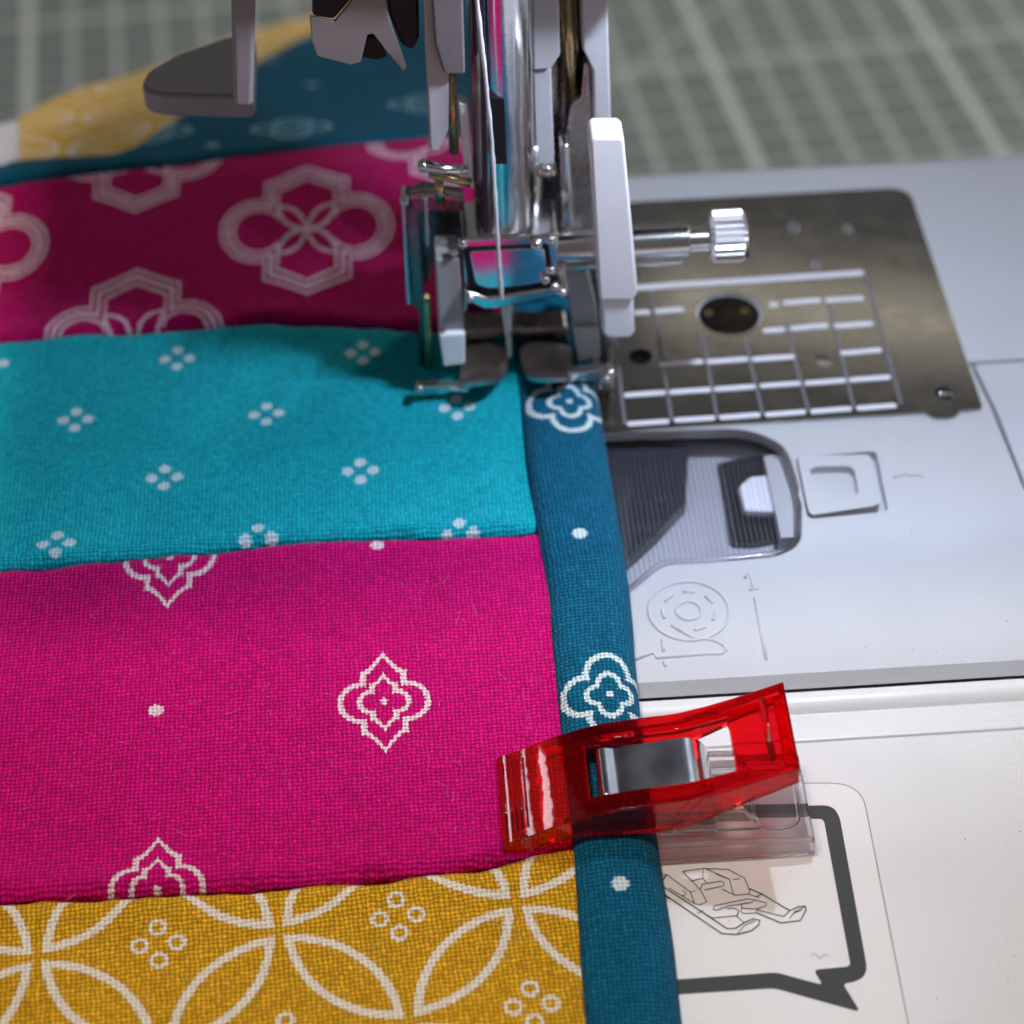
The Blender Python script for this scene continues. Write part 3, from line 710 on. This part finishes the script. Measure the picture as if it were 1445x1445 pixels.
def smooth_px(pl_, n):                              # Catmull-Rom through the points
    P = [Vector((*p, 0)) for p in pl_]; P = [P[0]*2-P[1]]+P+[P[-1]*2-P[-2]]; d = []
    for i in range(1, len(P)-2):
        for k in range(12):
            t = k/12; a, b, c, e = P[i-1:i+3]
            d.append(.5*((2*b)+(c-a)*t+(2*a-5*b+4*c-e)*t*t+(3*b-a-3*c+e)*t**3))
    d.append(P[-2]); return resample(d, n)
creases = [((368, 541), (590, 520), .03, .07), ((232, 672), (420, 470), .02, .25), ((20, 855), (420, 838), -.02, .2), ((60, 1130), (500, 1050), .012, .3)]
CR = [(atF(*a), atF(*b), h, wd) for a, b, h, wd in creases]
def detail(x, y):
    z = noise.noise(Vector((x*.55, y*.55, 3)))*.045+noise.noise(Vector((x*1.6, y*1.6, 8)))*.016+noise.noise(Vector((x*4.5, y*4.5, 1)))*.004
    for a, b, h, wd in CR:
        ab = (b-a).xy; t = max(0, min(1, (Vector((x, y))-a.xy).dot(ab)/ab.length_squared)); d = (Vector((x, y))-a.xy-ab*t).length
        z -= h*math.exp(-(d/wd)**2)
    return z
def patch(name, lo, hi, mat, N=150, M=70, seam=(1, 1), label=None):
    A = [atF(p.x, p.y) for p in smooth_px(lo, N)]; B = [atF(p.x, p.y) for p in smooth_px(hi, N)]
    vs, fs, uv = [], [], []
    for j in range(M):
        t = j/(M-1)
        for i in range(N):
            p = A[i].lerp(B[i], t); L = (B[i]-A[i]).length; d0, d1 = t*L, (1-t)*L
            z = zf(p.y)+detail(p.x, p.y)
            for d, k in ((d0, seam[0]), (d1, seam[1])):
                z += k*(.9+.8*noise.noise(Vector((p.x*2.2, p.y*.3, 4))))*(.026*math.exp(-((d-.16)/.16)**2)-(.085+.05*noise.noise(Vector((p.x*3.1, p.y*.5, 9))))*math.exp(-(d/.055)**2))+.012*noise.noise(Vector((p.x*4.2, 1, k)))*math.exp(-d/.25)
            vs.append((p.x, p.y, z)); uv.append((p.x, p.y))
    for j in range(M-1):
        for i in range(N-1): k = j*N+i; fs.append((k, k+1, k+N+1, k+N))
    o = put(name, vs, fs, mat, Q, smooth=True, uvs=uv)
    if label: o['label'] = label
    s = o.modifiers.new('thickness', 'SOLIDIFY'); s.thickness = .05; s.offset = -1
    return o
b0 = [(-160, 1660), (200, 1660), (520, 1650), (860, 1640)]
b1 = [(-160, 1276), (0, 1268), (200, 1260), (400, 1248), (550, 1236), (650, 1225), (730, 1210), (822, 1188)]
b2 = [(-160, 822), (0, 803), (120, 792), (250, 780), (380, 765), (500, 757), (640, 753), (775, 749)]
b3 = [(-160, 490), (0, 478), (130, 468), (250, 462), (360, 456), (430, 455), (520, 458), (600, 463), (725, 467)]
b4 = [(-160, 277), (0, 262), (150, 242), (300, 225), (450, 208), (600, 195), (670, 188)]
b5 = [(-160, 246), (0, 238), (25, 232), (120, 226), (180, 218), (240, 181), (370, 90), (440, 53), (520, 12), (600, -40), (640, -66)]
b5y = [(25, 232), (120, 226), (180, 218), (240, 181), (370, 90), (440, 53), (520, 12), (600, -40)]
b6 = [(24, 166), (60, 145), (120, 122), (200, 100), (300, 62), (370, 38), (440, 20), (520, -18), (600, -58)]
row = [atF(50, 1345), atF(393, 1312), atF(725, 1265)]
e = (row[2]-row[0])/2
M_YEL = fabric('mustard_cotton', (.74, .37, .014), pr_yellow(row[1].to_2d(), e.to_2d()), ang=e.to_2d().angle_signed(Vector((1, 0)))*1.0, ink=(.84, .74, .60), contrast=.82)
far0 = atF(110, 165); M_YELF = fabric('mustard_cotton_far_lit', (.80, .50, .09), pr_yellow((far0.x, far0.y), (2.1, .1)))  # same mustard cotton, its colour lightened for the light falling there
M_MAG = fabric('magenta_cotton', (.66, .002, .165), pr_magenta_low, ink=(.84, .66, .66), contrast=.66)
M_MAGU = fabric('magenta_medallion_cotton', (.54, .002, .13), pr_magenta_up, ink=(.88, .68, .78))
M_TEAL = fabric('teal_cotton', (.006, .42, .49), pr_teal, ink=(.62, .76, .80), contrast=.42)
M_DTEAL = fabric('dark_teal_cotton', (.003, .11, .18), pr_dark_far, ink=(.30, .55, .62))
patch('fabric_patch', b0, b1, M_YEL, seam=(0, 1), label='mustard strip printed with white overlapping circles')
patch('fabric_patch', b1, b2, M_MAG, 170, 90, label='magenta strip printed with small white medallions')
patch('fabric_patch', b2, b3, M_TEAL, 170, 80, label='teal strip printed with white four-dot flowers')
patch('fabric_patch', b3, b4, M_MAGU, 150, 70, label='magenta strip printed with large pale medallions')
patch('fabric_patch', b4, b5, M_DTEAL, 150, 70, seam=(1, .6), label='dark teal strip falling away behind the machine')
patch('fabric_patch', b5y, b6, M_YELF, 90, 30, seam=(.6, 0), label='mustard corner of the quilt behind the machine, colour lightened as if lit')
patch('wadding_edge', [(-120, 252), (-40, 250), (10, 242), (30, 230)], [(-120, 185), (-40, 180), (5, 172), (27, 166)], M_BATT, 30, 20, seam=(0, 0))
# binding: a padded roll along the quilt's edge
NB = 320
Lp = [atF(p.x, p.y) for p in smooth_px(BL, NB)]; Rp = [atF(p.x, p.y, -.12) for p in smooth_px(BR, NB)]
KS = 22
vs, fs, uv = [], [], []; alongv = [0.0]
for i in range(1, NB): alongv.append(alongv[-1]+(Lp[i].lerp(Rp[i], .5).xy-Lp[i-1].lerp(Rp[i-1], .5).xy).length)
for i in range(NB):
    a, b = Lp[i], Rp[i]; wd = (b-a).xy.length; zz = zf((a.y+b.y)/2); pu = 0; last = None
    for k in range(KS):
        an = math.radians(8+(196-8)*k/(KS-1)); cs, sn = math.cos(an), math.sin(an)
        x = .5-.5*math.copysign(abs(cs)**.74, cs); hz = math.copysign(abs(sn)**.66, sn)
        p = a.lerp(b, x)
        ns = noise.noise(Vector((p.x*1.5, p.y*1.1, 5)))*.02+noise.noise(Vector((p.x*4, p.y*3, 2)))*.006
        top_ = zz+.10+ns-.05*x; basez = zz-.235 if x > .5 else zz-.08
        p = Vector((p.x+ns*.6, p.y, basez+(top_-basez)*hz))
        if last is not None: pu += (p-last).length
        last = p; vs.append(p); uv.append([pu, alongv[i]])
    off = pu*.46
    for k in range(KS): uv[-1-k][0] -= off
for i in range(NB-1):
    for k in range(KS-1): q = i*KS+k; fs.append((q, q+1, q+KS+1, q+KS))
def v_at(py, px):
    best = min(range(NB), key=lambda i: abs(((Lp[i]+Rp[i])/2).y-atF(px, py, .07).y)); return alongv[best]
BMED['med'] = [v_at(984, 850), v_at(573, 787)]; BMED['med'].append(BMED['med'][1]*2-BMED['med'][0])
BMED['dot'] = [v_at(756, 823), v_at(1248, 875)]
M_BIND = fabric('dark_teal_binding_cotton', (.003, .115, .20), pr_binding, ink=(.66, .76, .74), contrast=.72)
bd = put('binding', vs, fs, M_BIND, Q, smooth=True, uvs=uv); bd['label'] = 'padded dark teal binding with white medallions'
sm = bd.modifiers.new('thickness', 'SOLIDIFY'); sm.thickness = .03; sm.offset = -1
# loose fibres
fib = []
for k in range(60):
    i = random.randrange(NB-140); a = vs[i*KS+random.choice((2, 4, 9, 14, 17, 18))]; d = Vector((random.uniform(-1, 1), random.uniform(-1, 1), random.uniform(.1, .8))).normalized()*random.uniform(.05, .14)
    s = Vector((random.uniform(-.04, .04), random.uniform(-.04, .04), 0)); V, Fc = [], []
    for j in range(4):
        t = j/3; c = a+d*t+s*t*t; V += [c+Vector((.0022, 0, 0)), c+Vector((-.0011, .0019, 0)), c+Vector((-.0011, -.0019, .001))]
    for j in range(3):
        for q in range(3): Fc.append((j*3+q, j*3+(q+1) % 3, j*3+3+(q+1) % 3, j*3+3+q))
    fib.append((V, Fc))
v, f = join(fib); fo = put('loose_fibres', v, f, plastic('teal_fibre', (.10, .25, .30), .8, 0), Q); fo['kind'] = 'stuff'

# ------------------------------------------------------------------ sewing clip
CY0, CY1 = -5.60, -4.63
SC = thing('sewing_clip', 'small red and clear plastic sewing clip with metal spring holding the binding', 'sewing clip', (1.4, -5.1, -.19))
c5 = lambda x, y: (690+x*.346, 940+y*.346)
def xz(px, py, dy=0.0):
    q = atY(*c5(px, py), CY0+dy); return (q.x, q.z)
front = [xz(*p) for p in ((165, 694), (240, 664), (320, 637), (420, 608), (500, 590), (640, 568), (800, 548), (900, 526), (1000, 500), (1130, 460), (1270, 416))]
x0, z0 = front[0]
front = [(x0-.235, z0-.20), (x0-.225, z0-.13), (x0-.20, z0-.085)]+front
front = resample([tuple(p) for p in smooth_px(front, 160)], 57)
prof = [Vector((p.x, p.y, 0)) for p in front]
def lerp_tab(tab, s):
    for (a, va), (b, vb) in zip(tab, tab[1:]):
        if s <= b: return va+(vb-va)*max(0, (s-a)/(b-a))
    return tab[-1][1]
def channel(name, pr_, t0, wall, th, y0, y1, mat, hole=None, bevel=.034):
    """moulded bar: thin web with two deeper side walls, curved side profile, optional window"""
    n = len(pr_); ys = [y0, y0+wall, hole[2], hole[3], y1-wall, y1] if hole else [y0, y0+wall, y1-wall, y1]
    V, Fc, idx = [], [], {}
    def vid(i, j, d):
        k = (i, j, round(d, 5))
        if k not in idx: idx[k] = len(V); V.append((pr_[i].x, ys[j], pr_[i].y-d))
        return idx[k]
    m = len(ys)-1
    def depth(i, j): return th(i/(n-1)) if j in (0, m-1) else t0
    cell = lambda i, j: 0 <= i < n-1 and 0 <= j < m and not (hole and hole[0] <= i < hole[1] and j == m//2)
    for i in range(n-1):
        for j in range(m):
            if not cell(i, j): continue
            a, b = depth(i, j), depth(i+1, j)
            Fc.append((vid(i, j, 0), vid(i+1, j, 0), vid(i+1, j+1, 0), vid(i, j+1, 0)))
            Fc.append((vid(i, j, a), vid(i, j+1, a), vid(i+1, j+1, b), vid(i+1, j, b)))
            for dj, jj in ((-1, j), (1, j+1)):
                if not cell(i, j+dj): Fc.append((vid(i, jj, 0), vid(i+1, jj, 0), vid(i+1, jj, b), vid(i, jj, a)))
                elif depth(i, j+dj) < a-1e-6: Fc.append((vid(i, jj, depth(i, j+dj)), vid(i+1, jj, depth(i+1, j+dj)), vid(i+1, jj, b), vid(i, jj, a)))
            for di, i2, d in ((-1, i, a), (1, i+1, b)):
                if not cell(i+di, j): Fc.append((vid(i2, j, 0), vid(i2, j+1, 0), vid(i2, j+1, d), vid(i2, j, d)))
    return put(name, V, Fc, mat, SC, bevel=bevel, bseg=3)
ii = lambda px: min(range(len(prof)), key=lambda i: abs(prof[i].x-xz(px, 560)[0]))
TH = [(0, .16), (.10, .23), (.25, .22), (.40, .34), (.55, .40), (.68, .36), (.8, .27), (1, .20)]
rj = channel('top_jaw', prof, .085, .085, lambda s: lerp_tab(TH, s), CY0, CY1, M_RED, (ii(425), ii(1008), CY0+.185, CY1-.175))
rj['label'] = 'translucent red upper jaw with a window'
for k in range(5):
    i = 2+k; p = prof[i+1]; tube('tip_ridge', [(p.x, CY0+.1, p.y-.004), (p.x, CY1-.1, p.y-.004)], .013, M_RED, SC, 8)
p = prof[-5]; tube('grip_ridge', [(p.x-.02, CY0+.17, p.y+.006), (p.x-.02, CY1-.13, p.y+.006)], .032, M_RED, SC, 10)
p = prof[-1]; box('tail_lip', (p.x-.09, CY0+.09, p.y-.19), (p.x-.005, CY1-.09, p.y-.088), M_RED, SC, .02)
zb = -.183
lx0 = at(930, 1225, zb).x-1.25; lx1 = at(1150, 1213, zb).x
low = [Vector((lx0+(lx1-lx0)*i/40, zb+.20+.05*math.sin(i/40*PI), 0)) for i in range(41)]
cl = channel('bottom_jaw', low, .07, .08, lambda s: .19+.05*math.sin(s*PI) if s > .25 else .12, CY0-.02, CY1+.0, M_CLEAR, (18, 27, CY0+.20, CY1-.20)); cl['label'] = 'clear lower jaw lying on the machine'
pz = zb+.215
pad = rounded([(lx1-.50, CY0+.14, pz), (lx1-.10, CY0+.14, pz), (lx1-.10, CY1-.12, pz), (lx1-.50, CY1-.12, pz)], .19, 6)
tube('grip_outline', pad, .02, M_CLEAR, SC, 8, closed=True)
for y in (CY0+.13, CY1-.22):
    v, f = prism([Vector((lx0+1.25, y, zb+.205)), Vector((lx0+1.75, y, zb+.52)), Vector((lx0+2.0, y, zb+.50)), Vector((lx1-.45, y, zb+.215)), ], (0, .07, 0)); put('jaw_flange', v, f, M_CLEAR, SC, bevel=.015)
# steel spring, bowed up through the window
spr = smooth_px([xz(*q, .2) for q in ((462, 566), (466, 528), (480, 512), (530, 514), (552, 510), (590, 502), (680, 490), (790, 474), (845, 470), (890, 486), (918, 530), (925, 600))], 60)
spr = [Vector((p.x, p.y, 0)) for p in spr]
V, Fc = [], []
for k, p in enumerate(spr):
    t = (spr[min(k+1, 59)]-spr[max(k-1, 0)]).normalized(); nn = Vector((-t.y, t.x, 0))*.018
    for y in (CY0+.20, CY1-.25):
        V += [(p.x+nn.x, y, p.y+nn.y-.05), (p.x-nn.x, y, p.y-nn.y-.05)]
for k in range(59):
    a = 4*k; Fc += [(a, a+4, a+6, a+2), (a+1, a+3, a+7, a+5), (a, a+1, a+5, a+4), (a+2, a+6, a+7, a+3)]
Fc += [(0, 2, 3, 1), (236, 237, 239, 238)]
o = put('spring', V, Fc, M_SPRING, SC, bevel=.007); o['label'] = 'polished bowed steel spring'
# ------------------------------------------------------------------ lint and fibres
def fibre(a, d, s, r):
    V, Fc = [], []
    for j in range(5):
        t = j/4; c = a+d*t+s*t*t; V += [c+Vector((r, 0, 0)), c+Vector((-r*.5, r*.87, 0)), c+Vector((-r*.5, -r*.87, r*.5))]
    for j in range(4):
        for q in range(3): Fc.append((j*3+q, j*3+(q+1) % 3, j*3+3+(q+1) % 3, j*3+3+q))
    return V, Fc
def lint(n, box_, up, r, mat, name):
    parts = []
    for k in range(n):
        px, py = random.uniform(box_[0], box_[2]), random.uniform(box_[1], box_[3]); a = atF(px, py); a.z = zf(a.y)+detail(a.x, a.y)+random.uniform(.002, .012)
        an = random.uniform(0, 2*PI); L = random.uniform(.03, .13); d = Vector((math.cos(an)*L, math.sin(an)*L, random.uniform(0, up)*L))
        parts.append(fibre(a, d, Vector((random.uniform(-.04, .04), random.uniform(-.04, .04), 0)), r))
    v, f = join(parts); o = put(name, v, f, mat, Q); o['kind'] = 'stuff'
lint(150, (0, 800, 780, 1230), .5, .0016, plastic('pink_fibre', (.75, .15, .40), .8, 0), 'pink_lint')
lint(80, (0, 1270, 800, 1440), .5, .0016, plastic('yellow_fibre', (.80, .55, .20), .8, 0), 'yellow_lint')
lint(60, (0, 470, 740, 780), .5, .0016, plastic('pale_teal_fibre', (.20, .50, .55), .8, 0), 'teal_lint')
sp = []
for k in range(90):
    px, py = random.uniform(900, 1440), random.uniform(630, 1440); z = 0.003 if py < 930 else -.186
    if 930 <= py < 1050: continue
    if py < 850 and px < 1270: continue
    a = at(px, py, z); r = random.uniform(.0025, .008)
    V = [a+Vector((r*math.cos(q*PI/3)*random.uniform(.6, 1.3), r*math.sin(q*PI/3)*random.uniform(.6, 1.3), 0)) for q in range(6)]+[a+Vector((0, 0, r))]
    sp.append((V, [(q, (q+1) % 6, 6) for q in range(6)]))
v, f = join(sp); o = put('dust_specks', v, f, plastic('dust', (.25, .23, .22), .9, 0), SM); o['kind'] = 'stuff'
